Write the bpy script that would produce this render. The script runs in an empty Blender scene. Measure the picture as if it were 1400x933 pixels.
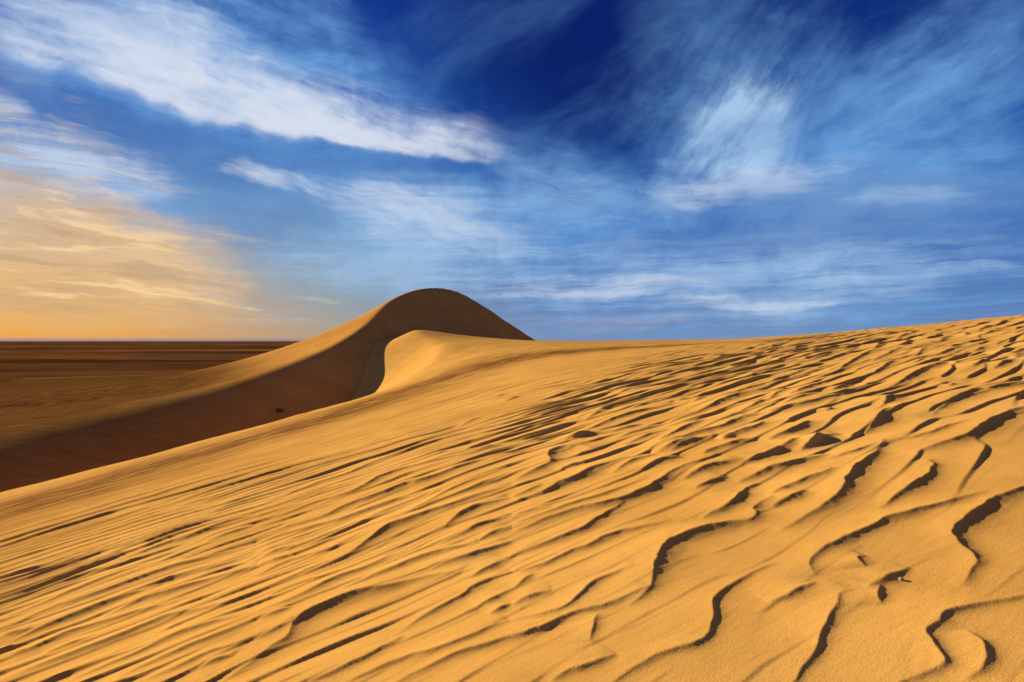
import bpy, math
import numpy as np

# ------------------------------------------------------------------ camera, world, sun, exposure
scene = bpy.context.scene
EYE = 1.6
cam_data = bpy.data.cameras.new("camera")
cam_data.sensor_width = 36.0
cam_data.lens = 36.0 * 912.0 / 1400.0
cam_data.clip_start = 0.05
cam_data.clip_end = 200000.0
camera = bpy.data.objects.new("camera", cam_data)
camera.location = (0.0, 0.0, EYE)
camera.rotation_euler = (math.radians(90.0), 0.0, 0.0)
scene.collection.objects.link(camera)
scene.camera = camera

SUN_AZ = math.radians(-52.0)      # measured from the view direction (+Y), left is negative
SUN_EL = math.radians(15.0)
SUN_STRENGTH = 5.0
EXPOSURE = 0.66
sun_data = bpy.data.lights.new("sun", 'SUN')
sun_data.energy = SUN_STRENGTH
sun_data.angle = math.radians(0.5)
sun_data.color = (1.0, 0.81, 0.50)
sun = bpy.data.objects.new("sun", sun_data)
from mathutils import Vector
to_sun = Vector((math.sin(SUN_AZ) * math.cos(SUN_EL), math.cos(SUN_AZ) * math.cos(SUN_EL), math.sin(SUN_EL)))
sun.rotation_euler = to_sun.to_track_quat('Z', 'Y').to_euler()
sun.location = (-40, 30, 40)
scene.collection.objects.link(sun)
scene.view_settings.view_transform = 'Standard'
scene.view_settings.look = 'None'
scene.view_settings.exposure = EXPOSURE
scene.view_settings.gamma = 1.0

world = bpy.data.worlds.new("World")
scene.world = world
world.use_nodes = True
wt = world.node_tree
bg = wt.nodes['Background']
#SKY_BEGIN
sky = wt.nodes.new('ShaderNodeTexSky')
sky.sky_type = 'NISHITA'
sky.sun_disc = False
sky.sun_elevation = SUN_EL
sky.sun_rotation = SUN_AZ
sky.dust_density = 2.0
SKY_STRENGTH = 0.1
bg.inputs[1].default_value = SKY_STRENGTH
SKY_GAIN = 1.0 / SKY_STRENGTH / 2 ** EXPOSURE

def lin(r, g, b, gain=None):
    """display colour (0-255) to the scene radiance the background node expects"""
    f = lambda c: (c / 255 / 12.92) if c / 255 <= .04045 else ((c / 255 + .055) / 1.055) ** 2.4
    k = SKY_GAIN if gain is None else gain
    return (f(r) * k, f(g) * k, f(b) * k, 1.0)

class Net:
    def __init__(self, tree): self.t = tree
    def link(self, v, sock):
        if isinstance(v, bpy.types.NodeSocket): self.t.links.new(v, sock)
        else: sock.default_value = v
    def math(self, op, a, b=0.0, clamp=False):
        n = self.t.nodes.new('ShaderNodeMath'); n.operation = op; n.use_clamp = clamp
        self.link(a, n.inputs[0]); self.link(b, n.inputs[1]); return n.outputs[0]
    def vmath(self, op, a, b=None, scale=None):
        n = self.t.nodes.new('ShaderNodeVectorMath'); n.operation = op
        self.link(a, n.inputs[0])
        if b is not None: self.link(b, n.inputs[1])
        if scale is not None: self.link(scale, n.inputs[3])
        return n.outputs['Value'] if op in ('LENGTH', 'DOT_PRODUCT') else n.outputs[0]
    def mapping(self, v, loc=(0, 0, 0), rot=(0, 0, 0), scale=(1, 1, 1), kind='TEXTURE'):
        n = self.t.nodes.new('ShaderNodeMapping'); n.vector_type = kind
        self.link(v, n.inputs[0]); n.inputs[1].default_value = loc; n.inputs[2].default_value = rot; n.inputs[3].default_value = scale
        return n.outputs[0]
    def noise(self, v, scale=1.0, detail=4.0, rough=.55, dist=0.0, color=False):
        n = self.t.nodes.new('ShaderNodeTexNoise'); self.link(v, n.inputs['Vector'])
        n.inputs['Scale'].default_value = scale; n.inputs['Detail'].default_value = detail
        n.inputs['Roughness'].default_value = rough; n.inputs['Distortion'].default_value = dist
        return n.outputs['Color' if color else 'Fac']
    def range(self, v, a, b, c=0.0, d=1.0, smooth=True):
        n = self.t.nodes.new('ShaderNodeMapRange'); n.interpolation_type = 'SMOOTHSTEP' if smooth else 'LINEAR'
        self.link(v, n.inputs[0])
        for i, q in enumerate((a, b, c, d)): n.inputs[1 + i].default_value = q
        return n.outputs[0]
    def mix(self, f, a, b, kind='MIX'):
        n = self.t.nodes.new('ShaderNodeMix'); n.data_type = 'RGBA'; n.blend_type = kind
        self.link(f, n.inputs[0]); self.link(a, n.inputs[6]); self.link(b, n.inputs[7]); return n.outputs[2]
    def ramp(self, f, stops, mode='EASE'):
        n = self.t.nodes.new('ShaderNodeValToRGB'); n.color_ramp.interpolation = 'LINEAR'
        e = n.color_ramp.elements
        while len(e) < len(stops): e.new(.5)
        for q, (p, c) in zip(e, stops): q.position = p; q.color = c
        self.link(f, n.inputs[0]); return n.outputs[0]
    def sep(self, v):
        n = self.t.nodes.new('ShaderNodeSeparateXYZ'); self.link(v, n.inputs[0]); return n.outputs
    def comb(self, x, y, z=0.0):
        n = self.t.nodes.new('ShaderNodeCombineXYZ')
        for i, q in enumerate((x, y, z)): self.link(q, n.inputs[i])
        return n.outputs[0]

W = Net(wt)
dirn = W.vmath('NORMALIZE', wt.nodes.new('ShaderNodeTexCoord').outputs['Generated'])
dx, dy, dz = W.sep(dirn)
az = W.math('ARCTAN2', dx, dy)
el = W.math('ARCSINE', dz)
deg = math.radians
# clear sky: elevation ramps for the sunset side and for the rest (position = elevation / 60 degrees)
elf = W.math('DIVIDE', W.math('MAXIMUM', el, 0.0), deg(60), True)
away = W.ramp(elf, [(0, lin(118, 148, 190)), (.05, lin(84, 124, 184)), (.13, lin(60, 108, 180)), (.25, lin(26, 78, 160)),
                    (.38, lin(4, 42, 120)), (.52, lin(0, 27, 98)), (1, lin(2, 30, 96))])
toward = W.ramp(elf, [(0, lin(232, 158, 66)), (.035, lin(236, 172, 90)), (.08, lin(222, 178, 120)), (.14, lin(176, 172, 166)),
                      (.21, lin(100, 146, 200)), (.30, lin(24, 92, 182)), (.48, lin(4, 58, 152)), (1, lin(0, 22, 90))])
sun_off = W.math('ABSOLUTE', W.math('SUBTRACT', az, deg(-50)))
between = W.ramp(elf, [(0, lin(170, 156, 134)), (.05, lin(150, 162, 168)), (.13, lin(118, 152, 186)), (.22, lin(74, 124, 186)),
                       (.32, lin(22, 84, 172)), (.44, lin(4, 50, 140)), (.54, lin(0, 34, 116)), (1, lin(0, 21, 86))])
sun_rise = W.math('ADD', sun_off, W.math('MULTIPLY', W.math('MAXIMUM', el, 0.0), 1.5))
base = W.mix(W.range(sun_rise, deg(14), deg(42)), toward, W.mix(W.range(sun_off, deg(32), deg(58)), between, away))
# deepest blue patch between the clouds
base = W.mix(W.math('MULTIPLY', W.range(W.vmath('LENGTH', W.mapping(W.comb(az, el), (deg(6), deg(22), 0), (0, 0, deg(-12)), (deg(17), deg(11), 1))), .1, 1.1, 1, 0), .85), base, lin(0, 25, 98))
base = W.mix(.01, base, sky.outputs[0])
TINT = {'w': lin(214, 222, 238), 'b': lin(116, 172, 228), 'g': lin(104, 134, 186), 'p': lin(168, 168, 190),
        'o': lin(250, 206, 146), 'c': lin(224, 200, 176), 'l': lin(166, 200, 234), 'y': lin(244, 190, 110), 's': lin(198, 164, 126)}
# cirrus: azimuth, elevation, tilt, half length, half width (degrees), lower edge sharpness, density, tint, streak length, streak width, noise low, noise high
CIRRUS = [
    (-30.2, 20.4, -1.9, 13.1, 4.59, 1.3, 0.80, 'b', 0.24, 0.030, 0.26, 0.62),  # broad left part
    (-21.2, 21.1, -14.5, 19.3, 6.27, 1.0, 0.75, 'b', 0.24, 0.030, 0.30, 0.66),  # upper veil of band
    (-20.6, 18.0, -6.1, 22.9, 3.46, 2.4, 0.95, 'w', 0.24, 0.030, 0.28, 0.66),  # long white band
    (-16.5, 16.9, -6.0, 19.5, 1.43, 2.6, 0.90, 'w', 0.24, 0.030, 0.25, 0.62),  # band lower edge
    (-15.6, 25.9, -18.9, 4.0, 2.15, 1.0, 0.50, 'b', 0.11, 0.014, 0.34, 0.66),  # wisp at the top
    (-33.1, 12.4, -5.1, 8.9, 2.43, 1.2, 0.80, 'w', 0.11, 0.012, 0.36, 0.66),  # left low streaks
    (-29.5, 10.5, -5.2, 12.5, 2.63, 1.0, 0.50, 'b', 0.24, 0.030, 0.30, 0.66),  # left low veil
    (-37.4, 15.6, -5.3, 2.4, 1.15, 1.0, 0.60, 'w', 0.11, 0.012, 0.35, 0.66),  # left edge tuft
    (-19.4, 12.5, -10.8, 5.4, 1.15, 1.5, 0.70, 'w', 0.11, 0.012, 0.34, 0.66),  # small wedge
    (-5.7, 9.6, -5.0, 18.1, 4.24, 1.0, 0.50, 'b', 0.24, 0.030, 0.26, 0.66),  # middle veil
    (-5.4, 9.9, -7.6, 13.0, 3.64, 1.0, 0.65, 'l', 0.11, 0.012, 0.30, 0.66),  # middle veil core
    (-21.3, 8.4, -7.6, 6.0, 1.96, 1.0, 0.55, 'g', 0.11, 0.012, 0.35, 0.66),  # grey swirl
    (-7.8, 10.1, -12.3, 11.8, 2.67, 1.2, 0.50, 'w', 0.11, 0.012, 0.36, 0.64),  # centre wisps
    (4.3, 12.2, -14.3, 8.3, 2.39, 1.0, 0.50, 'l', 0.17, 0.026, 0.36, 0.66),  # centre wisps right
    (-29.5, 22.0, -2.1, 12.5, 2.89, 1.0, 0.70, 'w', 0.24, 0.030, 0.36, 0.68),  # top left white
    (5.4, 11.3, -15.1, 12.1, 4.78, 1.0, 0.50, 'b', 0.24, 0.030, 0.30, 0.66),  # centre haze
    (19.5, 15.9, 50.6, 12.2, 10.03, 1.0, 0.50, 'b', 0.15, 0.034, 0.30, 0.68),  # fan wide
    (18.7, 16.1, 51.6, 6.3, 4.66, 1.0, 0.95, 'l', 0.15, 0.034, 0.36, 0.72),  # fan core
    (13.2, 12.4, 4.7, 4.5, 2.93, 1.0, 0.38, 'l', 0.17, 0.026, 0.36, 0.70),  # fan root
    (29.0, 14.5, 25.9, 12.0, 5.52, 1.0, 0.60, 'b', 0.17, 0.026, 0.34, 0.68),  # right strands
    (34.1, 19.7, 24.0, 8.6, 4.16, 1.0, 0.50, 'b', 0.17, 0.026, 0.36, 0.68),  # right strands upper
    (28.6, 10.7, 5.8, 12.7, 5.03, 1.0, 0.60, 'b', 0.17, 0.026, 0.26, 0.64),  # right veil
    (19.8, 12.4, 4.1, 9.9, 1.47, 1.0, 0.50, 'w', 0.17, 0.026, 0.34, 0.66),  # right bright bar
    (27.2, 10.2, -1.8, 14.8, 2.34, 1.0, 0.60, 'g', 0.26, 0.010, 0.28, 0.64),  # right grey veil
    (30.7, 10.3, -2.5, 6.0, 0.63, 1.0, 0.45, 'l', 0.26, 0.010, 0.36, 0.68),  # right low bright
    (3.9, 15.5, -18.1, 2.5, 1.28, 1.0, 0.35, 'b', 0.11, 0.012, 0.34, 0.66),  # dark sky wisp
    (14.0, 26.1, 28.6, 6.0, 3.89, 1.0, 0.25, 'b', 0.15, 0.034, 0.36, 0.68),  # top wisps mid
    (16.3, 4.9, -0.3, 25.0, 3.74, 1.0, 0.60, 'l', 0.26, 0.010, 0.36, 0.66),  # horizon veil
    (22.5, 7.6, -1.8, 18.8, 1.45, 1.0, 0.55, 'g', 0.26, 0.010, 0.34, 0.66),  # grey layers right
    (25.3, 6.1, -1.3, 16.0, 1.21, 1.0, 0.50, 'l', 0.26, 0.010, 0.42, 0.72),  # horizon band 1
    (7.1, 4.6, 0.2, 13.4, 0.87, 1.0, 0.60, 'w', 0.26, 0.010, 0.38, 0.68),  # horizon band 2
    (18.7, 3.3, 0.7, 10.0, 0.65, 1.0, 0.60, 'w', 0.26, 0.010, 0.38, 0.70),  # horizon band 3
    (29.7, 4.6, -0.5, 11.5, 0.75, 1.0, 0.55, 'l', 0.26, 0.010, 0.38, 0.70),  # horizon band 4
    (7.8, 1.4, 0.8, 10.4, 0.87, 1.0, 0.50, 'p', 0.26, 0.010, 0.36, 0.68),  # horizon band 5
    (30.1, 2.5, 1.6, 9.7, 0.75, 1.0, 0.45, 'b', 0.26, 0.010, 0.36, 0.68),  # horizon band 6
    (-33.7, 8.5, -8.8, 11.7, 2.78, 1.0, 0.80, 'c', 0.24, 0.030, 0.24, 0.60),  # sunset veil upper
    (-32.3, 6.0, -3.9, 13.0, 4.12, 1.0, 0.70, 'o', 0.16, 0.016, 0.26, 0.64),  # sunset veil
    (-32.8, 3.0, 0.2, 12.4, 2.58, 1.0, 0.60, 'y', 0.26, 0.010, 0.32, 0.66),  # sunset low
    (-33.4, 4.0, -0.6, 11.3, 3.08, 1.0, 0.75, 's', 0.26, 0.010, 0.44, 0.64),  # sunset grey streaks
    (-32.5, 7.9, -3.8, 12.1, 2.56, 1.0, 0.65, 's', 0.16, 0.016, 0.42, 0.64),  # sunset grey upper
    (-27.2, 5.2, -5.7, 7.9, 1.66, 1.0, 0.60, 'o', 0.26, 0.010, 0.42, 0.70),  # sunset bright flecks
    (-9.9, 6.4, -1.9, 14.9, 2.68, 1.0, 0.60, 'l', 0.26, 0.010, 0.30, 0.68),  # lower middle veil
]
ae = W.comb(az, el)
warp = W.vmath('SCALE', W.vmath('SUBTRACT', W.noise(ae, 7.0, 3.0, .55, 0.0, True), (.5, .5, .5)), scale=.07)
fine = W.vmath('SCALE', W.vmath('SUBTRACT', W.noise(ae, 30.0, 3.0, .6, 0.0, True), (.5, .5, .5)), scale=.008)
wae = W.vmath('ADD', W.vmath('ADD', ae, warp), fine)
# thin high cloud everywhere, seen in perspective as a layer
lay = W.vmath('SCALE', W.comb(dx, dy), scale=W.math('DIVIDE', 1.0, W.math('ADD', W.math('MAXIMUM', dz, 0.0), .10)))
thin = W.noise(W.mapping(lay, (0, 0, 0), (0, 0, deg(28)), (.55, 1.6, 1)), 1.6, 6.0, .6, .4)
outer_fill = W.math('MAXIMUM', W.range(el, deg(30), deg(46)), W.range(W.math('ABSOLUTE', az), deg(44), deg(70)))    # unseen warm-white cloud overhead and behind, added to lift the shadow fill
thin = W.math('MULTIPLY', W.range(thin, .44, .76), W.math('MAXIMUM', W.range(el, deg(2), deg(10), .9, .45), outer_fill))
base = W.mix(W.math('MULTIPLY', thin, .55), base, W.mix(W.range(sun_off, deg(15), deg(45)), W.mix(W.range(el, deg(4), deg(11)), lin(222, 178, 122), lin(150, 184, 220)), W.mix(outer_fill, lin(104, 162, 222), lin(212, 196, 176))))
# shared streak textures: tilt, length, width (radians)
STREAKS = [(-12, .22, .040), (-15, .10, .017), (52, .13, .042), (26, .15, .034), (1, .24, .012), (-4, .15, .020)]
fae = W.vmath('ADD', W.vmath('ADD', ae, fine), W.vmath('SCALE', warp, scale=.25))
streak = [W.noise(W.mapping(fae, (i * 1.7, i * .9, 0), (0, 0, deg(t)), (l, w, 1)), 1.0, 7.0, .66, .1) for i, (t, l, w) in enumerate(STREAKS)]
puff = W.math('MULTIPLY', W.noise(W.vmath('ADD', wae, fine), 13.0, 7.0, .66, .2), .38)
streak = [W.math('ADD', W.math('MULTIPLY', q, .68), puff) for q in streak]
inner = [W.range(W.noise(W.mapping(wae, (3.1, k, 0), (0, 0, deg(-10 + 25 * k)), (.15, .05, 1)), 1.0, 6.0, .62, .2), .34, .60, .58, 1.0) for k in (0, 1)]
for i, (a0, e0, tilt, hl, hw, low, dens, tint, sl, sw, n0, n1) in enumerate(CIRRUS):
    p = W.sep(W.mapping(wae, (deg(a0), deg(e0), 0), (0, 0, deg(tilt)), (deg(hl) * 1.15, deg(hw) * 1.5, 1)))
    yy = W.math('MAXIMUM', p[1], W.math('MULTIPLY', p[1], -low))
    body = W.range(W.vmath('LENGTH', W.comb(p[0], yy)), .05, 1.0, 1, 0)
    j = min(range(len(STREAKS)), key=lambda q: abs(STREAKS[q][0] - tilt) / 20 + abs(math.log(STREAKS[q][1] / sl)) * .4 + abs(math.log(STREAKS[q][2] / sw)))
    soft = .155 if tint in 'wl' else .21
    mid = .50 + (n0 - .32) * .5
    fill = W.math('ADD', streak[j], W.math('MULTIPLY', W.math('SUBTRACT', body, .5), .30))
    fill = W.math('POWER', W.range(fill, mid - soft, mid + soft, smooth=False), 1.35)
    cover = W.math('MULTIPLY', W.math('MULTIPLY', W.math('MULTIPLY', fill, W.range(body, 0, .45)), inner[i % 2]), dens)
    base = W.mix(cover, base, TINT[tint])
# layered altocumulus lit by the low sun
stripe = W.noise(W.mapping(fae, (5.5, 2.2, 0), (0, 0, deg(-5)), (.16, .020, 1)), 1.0, 7.0, .64, .35)
glow = W.math('MULTIPLY', W.range(sun_rise, deg(46), deg(26)), W.range(el, deg(1.0), deg(3.2)))
base = W.mix(W.math('MULTIPLY', glow, W.range(stripe, .50, .64, 0, .62)), base, lin(186, 156, 128))
base = W.mix(W.math('MULTIPLY', glow, W.range(stripe, .47, .34, 0, .75)), base, lin(255, 220, 166))
# thin mauve haze line painted into the sky colour at the horizon
base = W.mix(W.range(el, deg(.05), deg(.32), .8, 0), base, lin(142, 136, 156))
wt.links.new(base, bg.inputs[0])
world.cycles.sampling_method = 'NONE'
scene.cycles.max_bounces = 4
scene.cycles.diffuse_bounces = 3
#SKY_END

#TERRAIN_BEGIN
# ------------------------------------------------------------------ terrain heights (metres, relative to the eye)
def catmull(P, n=12):
    P = np.asarray(P, float)
    Q = np.vstack([2 * P[0] - P[1], P, 2 * P[-1] - P[-2]])
    out = []
    for i in range(1, len(Q) - 2):
        t = np.linspace(0, 1, n, endpoint=False)[:, None]
        a, b, c, d = Q[i - 1], Q[i], Q[i + 1], Q[i + 2]
        out.append(0.5 * (2 * b + (c - a) * t + (2 * a - 5 * b + 4 * c - d) * t ** 2 + (3 * b - a - 3 * c + d) * t ** 3))
    out.append(P[-1:])
    return np.vstack(out)

def nearest(x, y, C):
    """distance, segment parameter and side (+ = right of travel) to an open polyline C[:, :2]"""
    best = np.full(x.shape, 1e18); par = np.zeros(x.shape); side = np.zeros(x.shape)
    for i in range(len(C) - 1):
        ax, ay = C[i, 0], C[i, 1]; dx, dy = C[i + 1, 0] - ax, C[i + 1, 1] - ay
        L2 = dx * dx + dy * dy + 1e-12
        t = np.clip(((x - ax) * dx + (y - ay) * dy) / L2, 0, 1)
        px, py = x - ax - t * dx, y - ay - t * dy
        d2 = px * px + py * py
        m = d2 < best
        best = np.where(m, d2, best); par = np.where(m, i + t, par)
        side = np.where(m, px * dy - py * dx, side)
    return np.sqrt(best), par, np.sign(side)

def softplus(d, r):
    return r * np.logaddexp(0, d / r)

def smoothmax(a, b, k):
    h = np.clip(0.5 + 0.5 * (a - b) / k, 0, 1)
    return b + (a - b) * h + k * h * (1 - h)

def sstep(a, b, v):
    t = np.clip((v - a) / (b - a), 0, 1)
    return t * t * (3 - 2 * t)

def lattice(ix, iy, seed):
    h = (ix.astype(np.int64) * 374761393 + iy.astype(np.int64) * 668265263 + seed * 1442695041) & 0xffffffff
    h = ((h ^ (h >> 13)) * 1274126177) & 0xffffffff
    return ((h ^ (h >> 16)) & 0xffff) / 65535.0

def noise(x, y, seed=0):
    ix, iy = np.floor(x), np.floor(y)
    fx, fy = x - ix, y - iy
    fx = fx * fx * fx * (fx * (fx * 6 - 15) + 10); fy = fy * fy * fy * (fy * (fy * 6 - 15) + 10)
    a, b = lattice(ix, iy, seed), lattice(ix + 1, iy, seed)
    c, d = lattice(ix, iy + 1, seed), lattice(ix + 1, iy + 1, seed)
    return (a + (b - a) * fx) * (1 - fy) + (c + (d - c) * fx) * fy

def fbm(x, y, seed=0, n=3):
    s = 0; w = .5; t = 0
    for i in range(n):
        s = s + w * noise(x * 2 ** i + 17.3 * i, y * 2 ** i - 9.1 * i, seed + i); t += w; w *= .5
    return s / t

PLAIN = -11.0
NEAR = np.array([
    (0, 0, -1.6), (0, 3, -1.6), (2, 2.7, -1.35), (-4, 5, -2.5), (0, 8, -1.6), (6, 8, -.8), (-8, 10, -3.35),
    (-6, 20, -2.9), (7.7, 10, -.62), (15, 20, .2), (20, 26, .62), (34.5, 45, 1.75),
    (3.3, 10, -1.1), (8.2, 25, -.52), (16.5, 50, -.1), (25, 75, .1),
    (.3, 10, -1.58), (.7, 20, -1.48), (1, 30, -1.3), (1.6, 50, -.75), (2.6, 80, .02), (3.1, 92, .24), (15, 88, .16),
    (-2.6, 30, -2.1), (-4.4, 50, -1.6), (-6.1, 70, -.3), (-7.2, 86, .85),
    (-22, 29, -6.5), (-13.4, 38, -4.5), (-10.7, 48.6, -3.9), (-11.5, 60, -2.9), (-12.6, 72, -1.05), (-13.4, 84, 1.4),
    (-30, 20, -8.3), (-40, 8, -10.2), (0, -10, -1.6), (10, -10, -.4), (-10, -10, -3.8), (40, 20, 3.0), (50, 60, 2.2), (60, 0, 4.5),
    (-14, 20, -4.75), (30, 55, 1.0)], float)
BRINK = np.array([(-90, -20), (-45, 8), (-31, 20), (-22.4, 29), (-13.4, 38), (-9.4, 48.6), (-7.4, 60), (-8.0, 72), (-12.2, 84.5),
                  (-12, 89), (-6, 87.5), (3.1, 87), (15, 86), (27, 84), (40, 84), (60, 76), (200, 70)], float)
BRINK = catmull(BRINK, 6)
# crest of the big dune: from the low tail on the left up over the summit
CREST = catmull(np.array([(-26, 8, -8.2), (-29, 22, -7.1), (-31.0, 40, -5.6), (-29.3, 53, -4.9), (-26.6, 64, -3.9), (-23.1, 74, -1.9), (-21.0, 83, .15),
                          (-19.5, 91, 2.65), (-17.6, 99, 6.35), (-14.1, 107, 8.6), (-9.8, 112, 8.6), (-5, 115, 6.2),
                          (0, 116, 2.9), (4.3, 117, .1), (11, 116, -4.2), (24, 111, -9)], float), 10)

def tps_fit(P):
    n = len(P)
    d = np.hypot(P[:, None, 0] - P[None, :, 0], P[:, None, 1] - P[None, :, 1])
    K = d ** 2 * np.log(d + 1e-9) + np.eye(n) * 0.8
    A = np.zeros((n + 3, n + 3)); A[:n, :n] = K
    A[:n, n] = 1; A[:n, n + 1:] = P[:, :2]; A[n:, :n] = A[:n, n:].T
    return np.linalg.solve(A, np.concatenate([P[:, 2], np.zeros(3)]))
TPS_W = tps_fit(NEAR)

def near_dune(x, y):
    z = TPS_W[-3] + TPS_W[-2] * x + TPS_W[-1] * y
    for (px, py, _), w in zip(NEAR, TPS_W):
        d2 = (x - px) ** 2 + (y - py) ** 2
        z = z + w * 0.5 * d2 * np.log(d2 + 1e-12)
    return z

def in_poly(x, y, C):
    C = np.vstack([C, [(300, -300)], [(-300, -300)]])
    ins = np.zeros(x.shape, bool)
    for i in range(len(C)):
        x0, y0 = C[i]; x1, y1 = C[(i + 1) % len(C)]
        if y0 == y1: continue
        c = ((y0 > y) != (y1 > y)) & (x < (x1 - x0) * (y - y0) / (y1 - y0) + x0)
        ins ^= c
    return ins

def ridge_dune(x, y):
    d, t, s = nearest(x, y, CREST)
    zc = np.interp(t, np.arange(len(CREST)), CREST[:, 2])
    d = d * np.where(s == 0, 1, s)
    rr = np.interp(t, [0, 25, 45, 60, 150], [2.4, 1.9, .7, .30, .28])       # how round the crest is
    slip = np.interp(t, [0, 20, 40, 60, 75, 90, 150], [.54, .54, .52, .50, .50, .62, .62])
    st = softplus(-d, rr); sl = softplus(d, rr)
    w = np.interp(t, [0, 60, 85, 110, 150], [30, 34, 34, 40, 40])
    return PLAIN + (zc - PLAIN) * np.exp(-st / w) - slip * sl + .25 * rr

def plain(x, y):
    r = np.hypot(x, y)
    z = PLAIN + (fbm(x / 210, y / 60, 301, 3) - .5) * 3.2 * sstep(90, 220, r) + (fbm(x / 2600, y / 500, 311, 2) - .5) * 7 * sstep(900, 4000, r)
    return z

def base_height(x, y):
    """height and owner (0 near dune, 1 big dune, 2 plain)"""
    r = np.hypot(x, y)
    z1 = np.full(x.shape, -60.0); z2 = np.full(x.shape, -60.0)
    m = r < 260
    if m.any():
        xm, ym = x[m], y[m]
        z = near_dune(xm, ym)
        d, t, s = nearest(xm, ym, BRINK)
        ins = in_poly(xm, ym, BRINK)
        d = np.where(ins, -d, d)
        bench = sstep(52, 58, ym) * sstep(90, 85, ym) * sstep(-6, -9, xm)          # low saddle that runs into the big dune's slip face
        z = z - (.62 - .14 * bench) * softplus(d, .35) - .3 * softplus(np.hypot(xm, ym) - 130, 8)
        z1[m] = z
        z2[m] = ridge_dune(xm, ym)
    z3 = plain(x, y)
    z = smoothmax(smoothmax(z1, z2, 2.2), z3, 1.0)
    owner = np.where(z1 >= np.maximum(z2, z3 - .3), 0, np.where(z2 > z3 + .15, 1, 2))
    return z, owner
#TERRAIN_END

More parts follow.
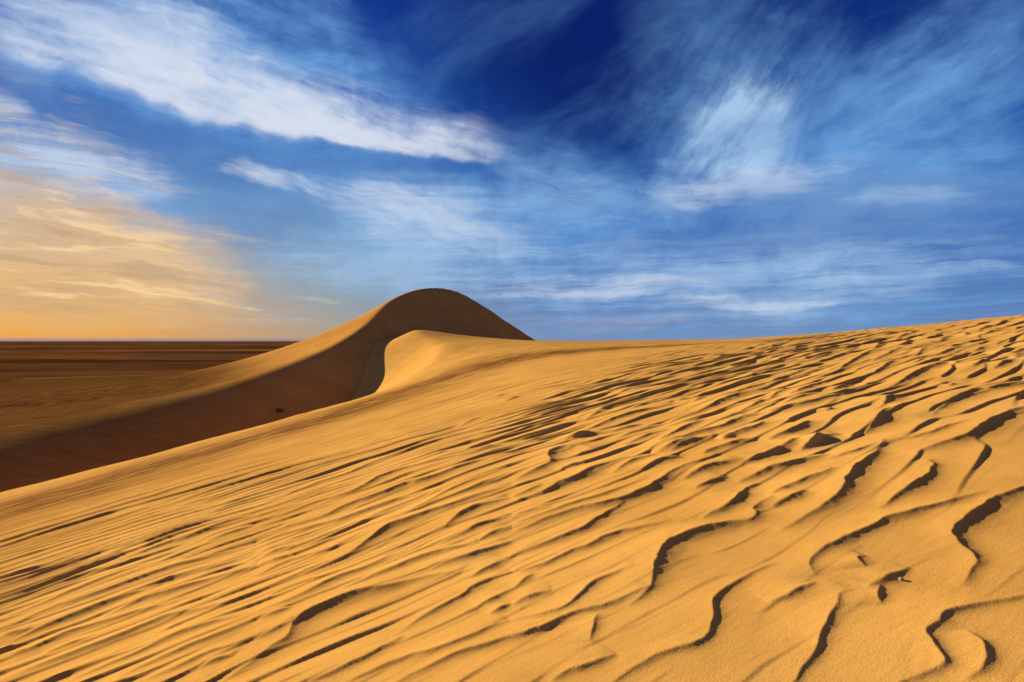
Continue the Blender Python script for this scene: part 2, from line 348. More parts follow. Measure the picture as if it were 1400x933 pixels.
# ------------------------------------------------------------------ wind ripples on the near dune
# each entry: height of the crest (m) and its course over the slope (x, y in m); the slip face lies to the right of travel
#CRESTS_BEGIN
RIPPLE_CRESTS = [
    (0.025, [(-4.93,6.42),(-4.67,6.78),(-4.44,7.17),(-4.26,7.45),(-3.93,7.49)]),
    (0.036, [(-4.61,6.01),(-4.5,6.46),(-4.25,6.54),(-3.95,6.76),(-3.7,7.05),(-3.43,7.17),(-3.14,7.29),(-2.88,7.49)]),
    (0.041, [(-4.27,5.57),(-4.17,5.78),(-4.01,5.99),(-3.81,6.19),(-3.62,6.33),(-3.41,6.32)]),
    (0.041, [(-3.54,5.76),(-3.46,5.96),(-3.34,6.13),(-3.14,6.17),(-2.93,6.23),(-2.71,6.29),(-2.45,6.38)]),
    (0.040, [(-4.23,8.31),(-3.97,8.44),(-3.81,8.84),(-3.49,9.09)]),
    (0.027, [(-3.64,7.93),(-3.45,8.16),(-3.21,8.36)]),
    (0.024, [(-3.34,6.56),(-3.14,6.68),(-2.94,6.81),(-2.67,6.95)]),
    (0.037, [(-4.13,5.39),(-3.84,5.24),(-3.76,5.34),(-3.68,5.53),(-3.49,5.6),(-3.29,5.67),(-3.12,5.76),(-2.91,5.71)]),
    (0.026, [(-3.55,5.07),(-3.45,5.15),(-3.29,5.18)]),
    (0.034, [(-3.6,4.69),(-3.42,4.75),(-3.26,4.85),(-3.13,4.96),(-2.99,5.05),(-2.91,5.19),(-2.79,5.31),(-2.63,5.33),(-2.39,5.26),(-2.2,5.3),(-2.08,5.42)]),
    (0.026, [(-2.88,4.35),(-2.73,4.46),(-2.57,4.55),(-2.47,4.7),(-2.33,4.8),(-2.15,4.85),(-2.02,4.86),(-1.87,4.88)]),
    (0.023, [(-2.45,4.15),(-2.36,4.3),(-2.18,4.41),(-1.99,4.57),(-1.8,4.68)]),
    (0.018, [(-2.21,4.04),(-2.09,4.1),(-1.98,4.2),(-1.89,4.27),(-1.78,4.29),(-1.68,4.37)]),
    (0.018, [(-1.89,4.03),(-1.79,4.11),(-1.71,4.11)]),
    (0.027, [(-4.51,5.88),(-4.32,5.81),(-4.23,5.86)]),
    (0.037, [(-3.69,9.62),(-3.5,10.17),(-3.18,10.67),(-2.8,11.01),(-2.5,11.61),(-2.2,12.18),(-1.77,12.54),(-1.32,12.94)]),
    (0.039, [(-3.08,8.56),(-2.87,8.83),(-2.6,9.09),(-2.26,9.15),(-2.08,9.48),(-1.91,10.16),(-1.55,10.42),(-1.2,10.53),(-0.83,10.55),(-0.42,10.72),(0.0,10.76)]),
    (0.056, [(-2.7,7.84),(-2.33,7.93),(-2.05,8.3),(-1.82,8.44),(-1.6,8.52),(-1.44,8.76),(-1.16,8.72),(-0.91,8.9),(-0.65,9.2),(-0.3,9.33),(0.0,9.45)]),
    (0.039, [(-2.87,7.48),(-2.55,7.56),(-2.21,7.63),(-1.94,7.6),(-1.68,7.79),(-1.43,7.95),(-1.12,7.93),(-0.86,7.79)]),
    (0.026, [(-1.65,7.26),(-1.47,7.49),(-1.26,7.67),(-1.01,7.83)]),
    (0.026, [(-1.18,7.14),(-0.97,7.3),(-0.78,7.69),(-0.5,7.99),(-0.26,8.22),(0.0,8.49)]),
    (0.026, [(-1.08,7.22),(-0.81,7.34),(-0.53,7.53),(-0.25,7.82),(0.0,8.05)]),
    (0.024, [(-2.65,6.89),(-2.5,7.09),(-2.34,7.01)]),
    (0.031, [(-2.53,6.73),(-2.4,6.89),(-2.23,6.85)]),
    (0.029, [(-2.46,6.41),(-2.27,6.43),(-2.11,6.41)]),
    (0.023, [(-2.3,5.99),(-2.17,6.28),(-1.93,6.31),(-1.67,6.28)]),
    (0.021, [(-2.08,5.42),(-1.93,5.59),(-1.76,5.77),(-1.58,5.92),(-1.48,6.0)]),
    (0.056, [(-1.77,5.65),(-1.59,5.79),(-1.47,5.96),(-1.38,6.27),(-1.26,6.57),(-1.1,6.68),(-0.91,6.79),(-0.7,6.87),(-0.5,7.09),(-0.28,7.2),(0.0,7.4)]),
    (0.020, [(-1.93,5.25),(-1.79,5.39),(-1.59,5.41),(-1.43,5.47)]),
    (0.029, [(-1.87,4.88),(-1.7,4.93),(-1.55,5.08),(-1.44,5.26),(-1.3,5.42),(-1.13,5.53),(-1.03,5.7),(-0.91,5.71)]),
    (0.029, [(-1.27,5.0),(-1.13,5.13),(-0.95,5.26),(-0.8,5.39),(-0.62,5.48),(-0.45,5.48),(-0.28,5.51)]),
    (0.050, [(-0.63,6.16),(-0.54,6.5),(-0.4,6.74),(-0.21,6.78),(0.0,6.86)]),
    (0.033, [(-0.64,5.67),(-0.46,5.84),(-0.28,6.01),(0.0,6.12)]),
    (0.033, [(-0.63,5.05),(-0.49,5.17),(-0.33,5.24),(-0.17,5.31),(0.0,5.41)]),
    (0.021, [(-0.28,5.55),(-0.18,5.7),(0.0,5.83)]),
    (0.018, [(-1.66,4.32),(-1.55,4.41),(-1.45,4.45)]),
    (0.043, [(-1.63,3.81),(-1.53,3.99),(-1.48,4.14),(-1.42,4.22),(-1.43,4.34),(-1.45,4.46),(-1.42,4.59),(-1.33,4.7),(-1.19,4.82),(-1.04,4.84),(-0.92,4.81),(-0.82,4.85),(-0.69,4.88),(-0.54,4.9),(-0.38,4.85)]),
    (0.023, [(-0.66,3.99),(-0.59,4.1),(-0.5,4.21),(-0.38,4.35),(-0.27,4.5),(-0.15,4.59),(0.0,4.68)]),
    (0.023, [(-0.31,4.68),(-0.19,4.86),(0.0,5.02)]),
    (0.018, [(-0.29,4.08),(-0.17,4.18),(0.0,4.35)]),
    (0.018, [(-0.13,4.0),(0.0,4.09)]),
    (0.018, [(-1.09,3.55),(-0.94,3.62),(-0.84,3.72),(-0.73,3.8),(-0.64,3.91)]),
    (0.018, [(-0.84,3.45),(-0.72,3.55),(-0.62,3.58),(-0.4,3.63),(-0.26,3.7),(-0.15,3.77),(0.0,3.84)]),
    (0.018, [(-0.64,3.26),(-0.56,3.34),(-0.46,3.44),(-0.38,3.5),(-0.31,3.54),(-0.18,3.57),(0.0,3.61),(0.17,3.67),(0.32,3.75)]),
    (0.018, [(-1.79,4.66),(-1.59,4.78)]),
    (0.024, [(0.0,6.86),(0.16,6.97),(0.33,7.14)]),
    (0.064, [(0.0,7.6),(0.28,7.88),(0.5,8.23),(0.45,8.78),(0.54,9.13),(0.72,9.25),(0.89,9.13),(1.09,8.75)]),
    (0.040, [(0.73,9.85),(0.94,10.01),(1.19,10.13)]),
    (0.032, [(0.53,7.74),(0.71,7.85),(0.89,7.86)]),
    (0.046, [(0.29,6.76),(0.47,7.09),(0.68,7.19),(0.87,7.45),(1.13,7.62),(1.38,7.83)]),
    (0.038, [(1.09,7.14),(1.29,7.49),(1.5,7.65),(1.69,7.73)]),
    (0.050, [(1.37,7.0),(1.49,7.19),(1.69,7.33),(1.9,7.45)]),
    (0.023, [(0.0,5.87),(0.23,5.97),(0.48,6.1),(0.73,6.24),(1.01,6.42),(1.37,6.75)]),
    (0.018, [(0.0,6.12),(0.19,6.17),(0.34,6.12)]),
    (0.052, [(0.0,5.69),(0.13,5.7),(0.3,5.88),(0.47,5.95),(0.7,5.98),(0.95,6.06),(1.13,6.16),(1.3,6.28),(1.5,6.6),(1.71,6.83),(1.98,7.04),(2.13,7.08)]),
    (0.035, [(0.0,5.05),(0.2,5.19),(0.37,5.27),(0.55,5.38),(0.67,5.54),(0.79,5.75),(0.92,5.87),(1.02,6.01)]),
    (0.031, [(0.0,4.68),(0.18,4.72),(0.38,4.88),(0.59,5.02),(0.75,5.17),(0.92,5.22),(1.09,5.25),(1.28,5.28)]),
    (0.018, [(0.0,4.33),(0.16,4.6)]),
    (0.018, [(0.0,4.07),(0.13,4.18),(0.26,4.21)]),
    (0.018, [(0.0,3.84),(0.15,3.85),(0.34,3.91),(0.41,4.06),(0.53,4.25),(0.68,4.36),(0.82,4.37)]),
    (0.018, [(0.0,3.6),(0.14,3.66),(0.3,3.78),(0.42,3.84),(0.56,3.88),(0.68,3.96),(0.82,4.01)]),
    (0.050, [(0.66,3.81),(0.77,3.92),(0.88,4.11),(0.93,4.35),(1.01,4.55),(1.1,4.77),(1.21,4.84),(1.39,4.94),(1.55,5.0),(1.69,5.02),(1.8,5.01),(1.88,5.12),(1.89,5.27),(2.0,5.37),(2.15,5.5)]),
    (0.018, [(0.41,3.42),(0.44,3.64),(0.5,3.79)]),
    (0.019, [(0.35,2.94),(0.46,3.01),(0.56,3.1),(0.69,3.18),(0.81,3.22),(0.92,3.25),(0.99,3.36),(1.06,3.53),(1.11,3.71),(1.19,3.81),(1.33,3.95),(1.49,4.08),(1.64,4.16)]),
    (0.018, [(0.18,3.08),(0.3,3.16),(0.38,3.2),(0.51,3.25)]),
    (0.050, [(1.65,6.44),(1.91,6.69),(2.13,6.8),(2.35,6.82)]),
    (0.034, [(1.66,6.06),(1.86,6.25),(2.05,6.32)]),
    (0.046, [(1.47,5.18),(1.6,5.3),(1.75,5.38),(1.91,5.63),(2.03,5.84),(2.2,5.99)]),
    (0.052, [(2.07,6.12),(2.24,6.23),(2.43,6.34),(2.79,6.48),(3.17,6.63)]),
    (0.060, [(2.08,7.35),(2.24,7.54),(2.46,7.58),(2.78,7.8)]),
    (0.051, [(2.32,6.67),(2.5,6.86),(2.68,6.98),(2.9,7.12)]),
    (0.049, [(1.67,7.84),(1.94,7.98),(2.25,8.2)]),
    (0.023, [(2.5,7.98),(2.72,8.09)]),
    (0.045, [(3.04,7.02),(3.26,7.18),(3.49,7.45)]),
    (0.050, [(1.89,4.74),(2.11,4.87),(2.39,5.09),(2.66,5.35),(2.8,5.59),(3.03,5.91),(3.33,6.26),(3.64,6.59),(3.87,6.94)]),
    (0.032, [(2.14,5.59),(2.38,5.73),(2.66,5.87),(2.93,6.03)]),
    (0.039, [(2.04,5.25),(2.24,5.4),(2.45,5.55)]),
    (0.041, [(2.67,4.84),(2.73,4.92),(2.89,5.06),(3.13,5.23),(3.4,5.49),(3.6,5.68),(3.73,6.0)]),
    (0.033, [(1.77,3.87),(1.8,4.08),(1.92,4.2),(2.1,4.33),(2.3,4.44),(2.55,4.59),(2.73,4.66),(3.02,4.76),(3.27,4.86),(3.51,4.92)]),
    (0.021, [(2.07,3.9),(2.09,4.05),(2.16,4.08)]),
    (0.023, [(1.92,3.63),(2.03,3.68),(2.19,3.78),(2.28,3.83)]),
    (0.021, [(1.9,3.41),(1.94,3.56),(2.01,3.64)]),
    (0.018, [(1.13,2.76),(1.18,2.82),(1.28,2.94),(1.43,3.13),(1.61,3.34),(1.7,3.47),(1.76,3.62),(1.86,3.65)]),
    (0.040, [(2.35,3.5),(2.57,3.7),(2.65,3.8),(2.69,3.97),(2.76,4.17),(2.86,4.31),(3.13,4.52),(3.53,4.82),(3.78,4.92),(4.08,5.01)]),
    (0.018, [(1.45,2.68),(1.56,2.73),(1.7,2.78),(1.8,2.8),(1.85,2.85),(1.87,2.98),(1.89,3.08),(2.02,3.16),(2.07,3.23),(2.18,3.27),(2.36,3.29),(2.55,3.33),(2.72,3.34)]),
    (0.018, [(1.83,2.69),(1.97,2.76),(2.03,2.83),(2.07,2.97),(2.07,3.07)]),
    (0.018, [(1.39,3.63),(1.52,3.66),(1.73,3.8)]),
    (0.059, [(3.69,9.62),(4.05,9.84),(4.34,9.9),(4.73,10.15),(5.11,10.48),(5.3,10.57)]),
    (0.038, [(4.1,10.18),(4.55,10.7),(5.19,11.27)]),
    (0.036, [(5.28,13.75),(5.87,14.47),(6.81,15.52),(7.08,15.76)]),
    (0.044, [(5.75,13.19),(6.41,13.75),(6.99,14.32),(8.27,16.31),(9.75,18.33),(11.55,20.86)]),
    (0.053, [(4.67,11.25),(5.19,11.9),(5.71,12.71),(6.08,12.89)]),
    (0.024, [(4.26,11.1),(5.06,12.32)]),
    (0.050, [(5.43,11.33),(5.88,11.86),(6.17,11.97)]),
    (0.045, [(6.73,12.85),(7.28,13.35),(8.03,14.36),(9.04,15.78)]),
    (0.050, [(5.69,10.59),(6.08,10.82),(6.73,11.57),(7.35,12.3),(7.96,12.97),(8.47,13.31),(9.0,13.68),(8.57,12.7)]),
    (0.038, [(8.97,13.3),(9.41,13.46),(10.38,14.29)]),
    (0.038, [(8.47,15.72),(9.71,17.29),(11.11,18.99)]),
    (0.031, [(9.46,15.69),(11.4,18.33)]),
    (0.044, [(9.35,15.37),(10.05,15.73),(11.7,17.35)]),
    (0.060, [(5.02,9.03),(5.39,9.54),(5.61,9.72)]),
    (0.061, [(3.88,7.33),(4.19,7.72),(4.54,8.24),(4.8,8.58),(4.94,8.66)]),
    (0.055, [(5.25,8.25),(5.58,8.56),(6.19,9.17),(6.63,9.56),(6.82,9.47),(7.26,9.74),(7.78,10.14)]),
    (0.048, [(8.52,11.8),(9.14,12.45),(9.76,12.9)]),
    (0.029, [(6.87,10.51),(7.13,10.74)]),
    (0.061, [(2.91,7.58),(3.21,7.81),(3.54,8.12),(3.78,8.49)]),
    (0.057, [(3.04,7.01),(3.25,7.19),(3.46,7.47),(3.69,7.48)]),
    (0.044, [(2.67,6.96),(2.91,7.16),(3.14,7.34)]),
    (0.053, [(3.75,6.22),(4.02,6.37),(4.25,6.46),(4.55,6.64),(4.93,6.97),(5.34,7.35),(5.72,7.7),(6.0,7.81),(6.3,7.92)]),
    (0.018, [(3.84,6.87),(4.02,6.79),(4.33,6.92),(4.7,7.15),(5.02,7.32)]),
    (0.024, [(3.06,6.45),(3.4,6.6),(3.69,6.76)]),
    (0.036, [(10.85,15.7),(11.76,16.57)]),
    (0.049, [(14.27,20.57),(15.26,21.41),(17.47,23.87)]),
    (0.069, [(18.07,25.85),(20.86,28.94)]),
    (0.048, [(13.51,21.15),(14.88,22.52)]),
    (0.061, [(14.63,25.42),(17.72,29.66)]),
    (0.030, [(10.08,13.47),(10.79,14.05)]),
    (0.027, [(4.27,9.11),(4.49,9.35)]),
    (0.054, [(0.87,9.87),(1.03,10.1),(1.25,10.17),(1.44,10.02)]),
    (0.039, [(1.46,9.23),(1.76,9.7),(2.09,9.94),(2.36,10.2)]),
    (0.040, [(1.44,8.61),(1.68,8.91),(2.02,9.23),(2.21,9.27)]),
    (0.049, [(1.86,8.46),(2.13,8.87),(2.44,9.34),(2.82,9.81)]),
    (0.051, [(2.32,10.04),(2.62,10.5),(2.96,10.74),(3.33,11.15),(3.81,11.81),(4.32,12.41),(5.02,13.08)]),
    (0.051, [(0.91,10.35),(1.25,10.76),(1.57,11.28),(2.08,11.77),(2.38,12.01),(2.67,12.16),(3.07,12.64)]),
    (0.047, [(1.44,10.02),(1.72,10.23),(2.07,10.47)]),
    (0.056, [(1.67,7.97),(1.96,8.23),(2.27,8.52),(2.6,8.69),(2.78,8.81),(3.11,9.29),(3.45,9.77)]),
    (0.027, [(3.32,9.52),(3.51,9.6),(3.59,9.52)]),
    (0.056, [(1.85,7.76),(2.09,8.0),(2.38,8.22),(2.53,8.21)]),
    (0.064, [(2.49,8.0),(2.82,8.27),(3.08,8.38),(3.35,8.87)]),
    (0.052, [(1.35,12.1),(1.61,12.63),(1.82,13.04)]),
    (0.038, [(3.18,9.78),(3.57,10.18),(3.95,10.7),(4.53,11.39)]),
    (0.031, [(3.17,12.82),(3.47,13.05)]),
    (0.044, [(3.32,12.24),(3.66,12.74)]),
    (0.038, [(3.65,12.4),(4.2,13.0),(4.6,13.37),(5.32,13.95),(6.1,14.64)]),
    (0.031, [(2.22,12.71),(2.73,13.02),(3.32,13.69),(4.12,14.93)]),
    (0.028, [(-2.49,11.38),(-2.1,12.17),(-1.65,12.7),(-1.15,13.06),(-0.73,13.39),(-0.17,13.56)]),
    (0.038, [(-1.37,10.54),(-1.09,10.73),(-0.74,10.78),(-0.34,10.78),(-0.03,10.66),(0.4,10.74)]),
    (0.029, [(-1.14,14.61),(-0.91,15.22),(-0.64,15.71)]),
    (0.041, [(-0.18,18.02),(0.3,19.15)]),
    (0.036, [(-0.53,19.85),(-0.16,20.4)]),
]
#CRESTS_END

def chaikin(P, n=2):
    P = np.asarray(P, float)
    for _ in range(n):
        a, b = P[:-1], P[1:]
        q = np.stack([a * .75 + b * .25, a * .25 + b * .75], 1).reshape(-1, 2)
        P = np.vstack([P[:1], q[1:-1], P[-1:]])
    return P

def traced(x, y):
    """height added by the large ripple crests and how strongly they own the surface"""
    h = np.zeros(x.shape); cov = np.zeros(x.shape)
    wx = x + .05 * (fbm(x * 5, y * 5, 51) - .5); wy = y + .05 * (fbm(x * 5, y * 5, 61) - .5)
    for n_, (H, P) in enumerate(RIPPLE_CRESTS):
        C = chaikin(P)
        ws = 5.0 * H + .10; wr = 4.0 * H + .06
        reach = 3.0 * max(ws, wr)
        m = np.nonzero((x > C[:, 0].min() - reach) & (x < C[:, 0].max() + reach) & (y > C[:, 1].min() - reach) & (y < C[:, 1].max() + reach))[0]
        if not len(m): continue
        xm, ym = wx[m], wy[m]
        ln = np.hypot(*np.diff(C, axis=0).T); cum = np.concatenate([[0], np.cumsum(ln)]); tot = cum[-1]
        e = .42 * tot
        wob = .8 + .4 * noise(np.linspace(0, 1 + 1.2 * tot / (.3 + 4 * H), 41), np.full(41, n_ * 3.7), 7)
        sw = np.full(len(m), 1e-30); sh = np.zeros(len(m)); sc = np.zeros(len(m)); dmin = np.full(len(m), 1e9)
        for i in range(len(C) - 1):
            dx, dy = (C[i + 1] - C[i]); L2 = dx * dx + dy * dy
            if L2 < 1e-8: continue
            px, py = xm - C[i, 0], ym - C[i, 1]
            t = np.clip((px * dx + py * dy) / L2, 0, 1)
            qx, qy = px - t * dx, py - t * dy
            d = np.sqrt(qx * qx + qy * qy)
            arc = cum[i] + t * ln[i]
            tap = (np.clip(arc / e, 0, 1) * np.clip((tot - arc) / e, 0, 1)) ** .6 * np.interp(arc / tot, np.linspace(0, 1, 41), wob)
            dn = 1.35 * np.exp(-d / (2.0 * H * (.35 + .65 * tap))) - .35 * np.exp(-d / wr)
            f = H * tap * np.where(qx * dy - qy * dx >= 0, dn, np.exp(-d / ws))
            w = (d * d + 1e-5) ** -4
            sw += w; sh += w * f; sc += w * tap
            dmin = np.minimum(dmin, d)
        win = np.clip(1 - (dmin / reach) ** 2, 0, 1) ** 2
        h[m] += sh / sw * win
        cov[m] = np.maximum(cov[m], np.sqrt(sc / sw) * np.exp(-(dmin / (1.5 * ws)) ** 2) * win)
    return h, cov

def ripple_field(x, y, lam, deg, seed, spread=.16, dspread=11, n=22):
    rng = np.random.default_rng(seed)
    wxn = fbm(x / (lam * 5), y / (lam * 5), seed + 5, 2) - .5
    q = 0.0 + 0j
    for j in range(n):
        k = (1 + rng.normal() * spread) / lam
        a = math.radians(deg + rng.normal() * dspread)
        # phase grows from the windward (sunny) side to the slip side
        q = q + np.exp(2j * np.pi * (k * (math.sin(a) * x - math.cos(a) * y) + rng.random()))
    amp = np.abs(q) / math.sqrt(n)
    ph = np.mod(np.angle(q) / (2 * np.pi) + .35 * wxn, 1.0)
    return ph, amp

def saw(ph, lam, hgt, slope=.66):
    """asymmetric ripple: long windward rise, short slip face of constant steepness; hgt varies over the surface"""
    lee = np.clip(hgt / (slope * lam), .07, .34)
    prof = np.where(ph < 1 - lee, np.clip(ph / (1 - lee), 0, 1) ** 1.35, (1 - ph) / lee)
    return hgt * (prof - .4)

def ripples(x, y):
    """relief and coarse-grain amount on the near dune"""
    h, cov = traced(x, y)
    free = 1 - .9 * cov
    r = np.hypot(x, y)
    # the smooth, wind-packed part of the slope
    edge = x + 1.2 - (y - 12.5) * .42 + 1.5 * (fbm(x * .25, y * .25, 3) - .5)
    rough = sstep(-1.0, 1.2, edge)
    left = sstep(1.5, -3.0, x)
    n1 = fbm(x * .55 + .3 * y, y * .35, 11); n2 = fbm(x * .3, y * .3 + 7, 21); n3 = fbm(x * .16, y * .16, 31)
    # small ripples
    p, a = ripple_field(x, y, .31, 36, 5, .12, 6)
    w1 = sstep(.2, .6, a) * (.4 + .6 * sstep(.35, .6, n1)) * sstep(13, 9, r) * (.3 + .7 * left)
    w1 = w1 * np.where(x < 0, 1, sstep(5.0, 0.0, x))
    h = h + saw(p, .31, .034 * w1 * free)
    # medium ripples
    p, a = ripple_field(x, y, .50, 42, 9, .12, 5)
    w2 = sstep(.15, .6, a) * (.35 + .65 * sstep(.3, .55, n2)) * sstep(4.5, 8.5, r) * sstep(30, 18, r) * rough
    h = h + saw(p, .50, .040 * w2 * free)
    p, a = ripple_field(x, y, .78, 45, 37, .14, 6)
    w2 = sstep(.2, .7, a) * (.3 + .7 * sstep(.35, .6, n1)) * sstep(7, 12, r) * sstep(45, 26, r) * rough
    h = h + saw(p, .78, .052 * w2 * free)
    # large ripples further up the slope
    p, a = ripple_field(x, y, .92, 46, 14, .14, 6)
    w3 = sstep(.2, .7, a) * (.3 + .7 * sstep(.3, .6, n3)) * sstep(12, 19, r) * sstep(0, 5, edge - .05 * y)
    h = h + saw(p, .92, .072 * w3 * free)
    # soft swells
    h = h + .10 * (fbm(x * .45, y * .45, 41, 2) - .5) * sstep(3, 6, r) + .03 * (fbm(x * 1.4, y * 1.4, 43, 2) - .5)
    # finest ripples between the crests
    p, a = ripple_field(x, y, .20, 37, 61, .12, 5)
    h = h + saw(p, .20, .015 * sstep(.2, .6, a) * sstep(11, 7.5, r) * sstep(3.0, 4.2, r) * sstep(1.6, -1.0, x) * (.25 + .75 * sstep(.38, .58, fbm(x * .5, y * .7, 83)))) * free
    # faint parallel lines on the packed part
    p, a = ripple_field(x, y, .40, 37, 23, .10, 3)
    h = h + saw(p, .40, .024 * sstep(.2, .6, a) * (1 - .7 * rough) * sstep(20, 12, r) * sstep(4.5, 6.5, r) * sstep(1, -2, x) * (.5 + .5 * sstep(.35, .6, fbm(x * .2, y * .4, 77))) * free, .62)
    p, a = ripple_field(x, y, .95, 40, 29, .14, 4)
    h = h + saw(p, .95, .036 * sstep(.2, .6, a) * (1 - rough) * sstep(32, 20, r) * sstep(9, 13, r) * (.25 + .75 * sstep(.4, .6, fbm(x * .15, y * .3, 79))), .5)
    return h

COARSE = catmull(np.array([(-21, 12), (-14.6, 18.2), (-13.5, 22.4), (-11.2, 25.6), (-9.0, 28), (-7.1, 32.3), (-4.4, 39), (0, 44), (5, 45), (9, 44), (14, 44)], float), 6)
def coarse(x, y):
    d, t, s = nearest(x, y, COARSE)
    wob = fbm(x * .3, y * .3, 91)
    w = np.interp(t, [0, 10, 24, 36, 44], [6.5, 6.0, 5.0, 3.6, 4.0])
    c = np.exp(-(d / w) ** 2) * sstep(.14, .46, wob + .2 * np.exp(-(d / w) ** 2))
    return np.clip(c, 0, 1)

# ------------------------------------------------------------------ meshes
FINE = 0.08
front = np.radians(np.arange(-43, 43 + 1e-6, FINE))
sides = []
a, st = 43.0, FINE
while a < 180 - 3:
    st = min(st * 1.25, 6.0); a += st; sides.append(a)
sides = np.radians(np.array([s for s in sides if s < 179]))
ang = np.concatenate([-sides[::-1], front, sides])
def rings():
    r = [0.25]
    while r[-1] < 40000:
        q = r[-1]
        k = .05 if q < 2.3 else .0035 if q < 16 else .005 if q < 60 else .008 if q < 220 else .04
        r.append(q * (1 + k))
    return np.array(r)
rad = rings()
R, A = np.meshgrid(rad, ang, indexing='ij')
X = R * np.sin(A); Y = R * np.cos(A)
Z, OWN = base_height(X, Y)
NR = np.hypot(X, Y) < 75
sel = NR & (OWN == 0) & (Y > -4)
fade = sstep(75, 60, np.hypot(X[sel], Y[sel])) * sstep(-4, -1.5, Y[sel])
Z[sel] += ripples(X[sel], Y[sel]) * fade
GRAIN_SHADE = np.zeros(X.shape)
sel = (np.hypot(X, Y) < 100) & (OWN == 0) & (Y > 5)
GRAIN_SHADE[sel] = coarse(X[sel], Y[sel])
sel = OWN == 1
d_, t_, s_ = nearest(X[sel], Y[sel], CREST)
GRAIN_SHADE[sel] = sstep(-1.2, -5.6, Z[sel] + 2.5 * (fbm(X[sel] / 14, Y[sel] / 22, 401) - .5)) * (lambda k: k + (1 - k) * sstep(1.0, -4.0, d_ * s_))(.08 + .45 * sstep(72, 44, Y[sel]))  # gravel on the windward side; lower slip face darkened too, deepening its shadow
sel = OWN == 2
GRAIN_SHADE[sel] = sstep(420, 150, np.hypot(X[sel], Y[sel]) + 110 * (fbm(X[sel] / 80, Y[sel] / 30, 402) - .5))

nr, na = X.shape
idx = np.arange(nr * na).reshape(nr, na)
q = np.stack([idx[:-1, :-1], idx[:-1, 1:], idx[1:, 1:], idx[1:, :-1]], -1)
# close the full circle at the back
qb = np.stack([idx[:-1, -1], idx[:-1, 0], idx[1:, 0], idx[1:, -1]], -1)
quads = np.concatenate([q.reshape(-1, 4), qb.reshape(-1, 4)])
verts = np.stack([X, Y, Z + EYE], -1).reshape(-1, 3)
own_v = OWN.reshape(-1)
own_q = own_v[quads[:, 0]]

def sheet(name, sel, mat, label):
    f = quads[sel]
    used, inv = np.unique(f, return_inverse=True)
    co = verts[used]; f = inv.reshape(-1, 4)
    me = bpy.data.meshes.new(name)
    me.vertices.add(len(co)); me.vertices.foreach_set('co', co.astype(np.float32).ravel())
    me.loops.add(f.size); me.loops.foreach_set('vertex_index', f[:, ::-1].astype(np.int32).ravel())
    me.polygons.add(len(f))
    me.polygons.foreach_set('loop_start', np.arange(0, f.size, 4, dtype=np.int32))
    me.polygons.foreach_set('loop_total', np.full(len(f), 4, dtype=np.int32))
    me.polygons.foreach_set('use_smooth', np.ones(len(f), dtype=bool))
    me.update(calc_edges=True)
    at = me.attributes.new('grain', 'FLOAT', 'POINT')
    at.data.foreach_set('value', GRAIN_SHADE.reshape(-1)[used].astype(np.float32))
    me.materials.append(mat)
    o = bpy.data.objects.new(name, me)
    scene.collection.objects.link(o)
    o['kind'] = 'structure'; o['label'] = label
    return o

def sand(name, col, dark, grain_bump, micro, even):
    """quartz sand: base colour with drifted dark mineral grains, some painted slip-face shade, fine grain relief"""
    m = bpy.data.materials.new(name); m.use_nodes = True
    t = m.node_tree; N = Net(t); b = t.nodes['Principled BSDF']
    pos = t.nodes.new('ShaderNodeNewGeometry').outputs['Position']
    at = t.nodes.new('ShaderNodeAttribute'); at.attribute_name = 'grain'
    g = at.outputs['Fac']
    def tone(f): return (col[0] * f, col[1] * f, col[2] * f, 1)
    big = N.noise(pos, .35, 3.0, .5); mid = N.noise(pos, 2.2, 5.0, .6); fin = N.noise(pos, 85.0, 2.0, .7)
    c = N.mix(N.range(big, .3, .7), (col[0] * .90, col[1] * .86, col[2] * .80, 1), tone(1.05))
    c = N.mix(N.math('MULTIPLY', N.range(mid, .45, .75), .28), c, (col[0] * .80, col[1] * .70, col[2] * .58, 1))
    c = N.mix(N.math('MULTIPLY', N.range(fin, .52, .70), .40), c, (col[0] * .62, col[1] * .52, col[2] * .45, 1))
    c = N.mix(N.math('MULTIPLY', N.range(fin, .48, .30), .25), c, (min(col[0] * 1.25, .8), col[1] * 1.3, col[2] * 1.5, 1))
    patch = N.noise(N.mapping(pos, (0, 0, 0), (0, 0, math.radians(38)), (2.2, .5, 1)), 1.0, 6.0, .7)
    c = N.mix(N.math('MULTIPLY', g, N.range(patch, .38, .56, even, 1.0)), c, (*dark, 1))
    t.links.new(c, b.inputs['Base Color'])
    b.inputs['Roughness'].default_value = .85
    b.inputs['Specular IOR Level'].default_value = 0
    mic = N.noise(N.mapping(N.vmath('ADD', pos, N.vmath('SCALE', N.noise(pos, 1.5, 2.0, .5, 0, True), scale=.12)), (0, 0, 0), (0, 0, math.radians(micro[0])), (micro[1], micro[2], .3)), 1.0, 2.0, .5)
    hgt = N.math('ADD', N.math('MULTIPLY', mic, micro[3]), N.math('MULTIPLY', fin, grain_bump))
    bp = t.nodes.new('ShaderNodeBump'); bp.inputs['Distance'].default_value = 1.0; bp.inputs['Strength'].default_value = 1.0
    t.links.new(hgt, bp.inputs['Height']); t.links.new(bp.outputs[0], b.inputs['Normal'])
    return m
m_near = sand("rippled_sand", (.77, .430, .112), (.225, .098, .032), .0018, (32, .22, .06, .0025), .45)
m_far = sand("dune_sand", (.68, .35, .088), (.115, .050, .016), .002, (35, 1.2, .18, .012), .75)

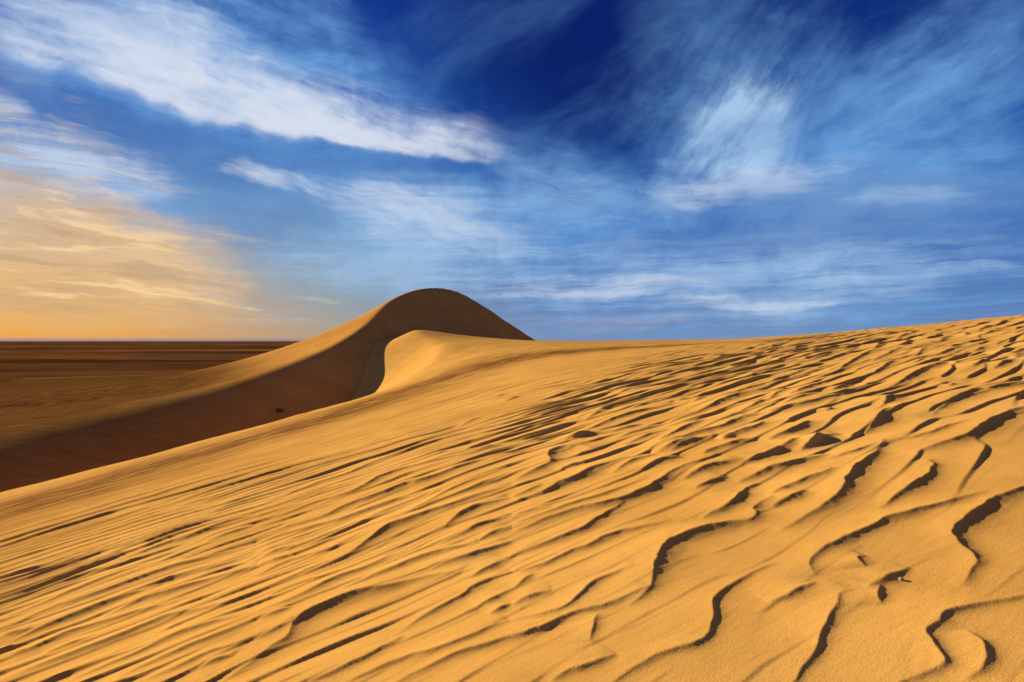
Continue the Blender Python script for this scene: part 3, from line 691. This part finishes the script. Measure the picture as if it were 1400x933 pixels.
m_plain = bpy.data.materials.new("gravel_plain"); m_plain.use_nodes = True
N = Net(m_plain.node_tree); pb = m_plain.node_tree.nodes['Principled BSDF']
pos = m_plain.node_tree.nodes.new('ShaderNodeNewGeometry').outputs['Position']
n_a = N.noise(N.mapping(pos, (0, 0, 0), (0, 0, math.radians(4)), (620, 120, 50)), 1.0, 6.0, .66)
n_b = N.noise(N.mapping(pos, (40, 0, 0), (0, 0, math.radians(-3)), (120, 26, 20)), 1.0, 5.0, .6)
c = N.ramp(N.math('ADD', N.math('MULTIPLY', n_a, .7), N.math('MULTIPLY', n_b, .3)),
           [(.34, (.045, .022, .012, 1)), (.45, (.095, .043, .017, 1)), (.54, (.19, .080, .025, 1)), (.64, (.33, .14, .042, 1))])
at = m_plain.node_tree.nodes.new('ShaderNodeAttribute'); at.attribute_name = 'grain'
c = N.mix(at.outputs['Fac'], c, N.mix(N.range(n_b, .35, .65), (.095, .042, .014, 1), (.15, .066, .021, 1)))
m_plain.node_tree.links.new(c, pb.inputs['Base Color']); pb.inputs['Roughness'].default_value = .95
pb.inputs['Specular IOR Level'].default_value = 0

sheet("rippled_dune", own_q == 0, m_near, "golden rippled sand slope filling the foreground")
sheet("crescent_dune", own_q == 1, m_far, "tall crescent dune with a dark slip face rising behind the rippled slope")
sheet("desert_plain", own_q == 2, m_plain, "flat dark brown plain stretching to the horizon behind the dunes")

# ------------------------------------------------------------------ loose stones
def stone(name, label, x, y, size, flat, col, seed):
    import bmesh
    bm = bmesh.new(); bmesh.ops.create_icosphere(bm, subdivisions=3, radius=1.0)
    rng = np.random.default_rng(seed); ax = rng.normal(size=(7, 3)); ax /= np.linalg.norm(ax, axis=1)[:, None]; cut = rng.uniform(.62, .92, 7)
    for v in bm.verts:
        p = np.array(v.co)
        for n, c in zip(ax, cut):                        # broken facets
            k = p @ n - c
            if k > 0: p = p - n * k * .9
        p = p * (1 + .05 * math.sin(7 * p[0] + seed) * math.cos(6 * p[1]))
        v.co = (p[0] * size[0], p[1] * size[1], p[2] * size[2])
    me = bpy.data.meshes.new(name); bm.to_mesh(me); bm.free()
    m = bpy.data.materials.new(name); m.use_nodes = True; N = Net(m.node_tree); b = m.node_tree.nodes['Principled BSDF']
    pos = m.node_tree.nodes.new('ShaderNodeTexCoord').outputs['Object']
    f = N.noise(pos, 3.0 / max(size), 5.0, .65)
    m.node_tree.links.new(N.mix(N.range(f, .3, .7), tuple(c * .65 for c in col) + (1,), col + (1,)), b.inputs['Base Color'])
    b.inputs['Roughness'].default_value = .8
    me.materials.append(m)
    o = bpy.data.objects.new(name, me)
    i = np.argmin((X - x) ** 2 + (Y - y) ** 2)
    o.location = (x, y, float(Z.reshape(-1)[i]) + EYE + size[2] * flat)
    o.rotation_euler = (.15, -.1, seed)
    scene.collection.objects.link(o)
    o['label'] = label; o['category'] = 'stone'
stone("pebble", "tiny pale pebble on the rippled sand slope at the lower right", 2.15, 3.685, (.014, .011, .010), .5, (.62, .56, .46), 3)
stone("boulder", "dark boulder half sunk in the shaded hollow below the big dune", -21.6, 62.0, (.46, .36, .32), .05, (.12, .07, .04), 8)
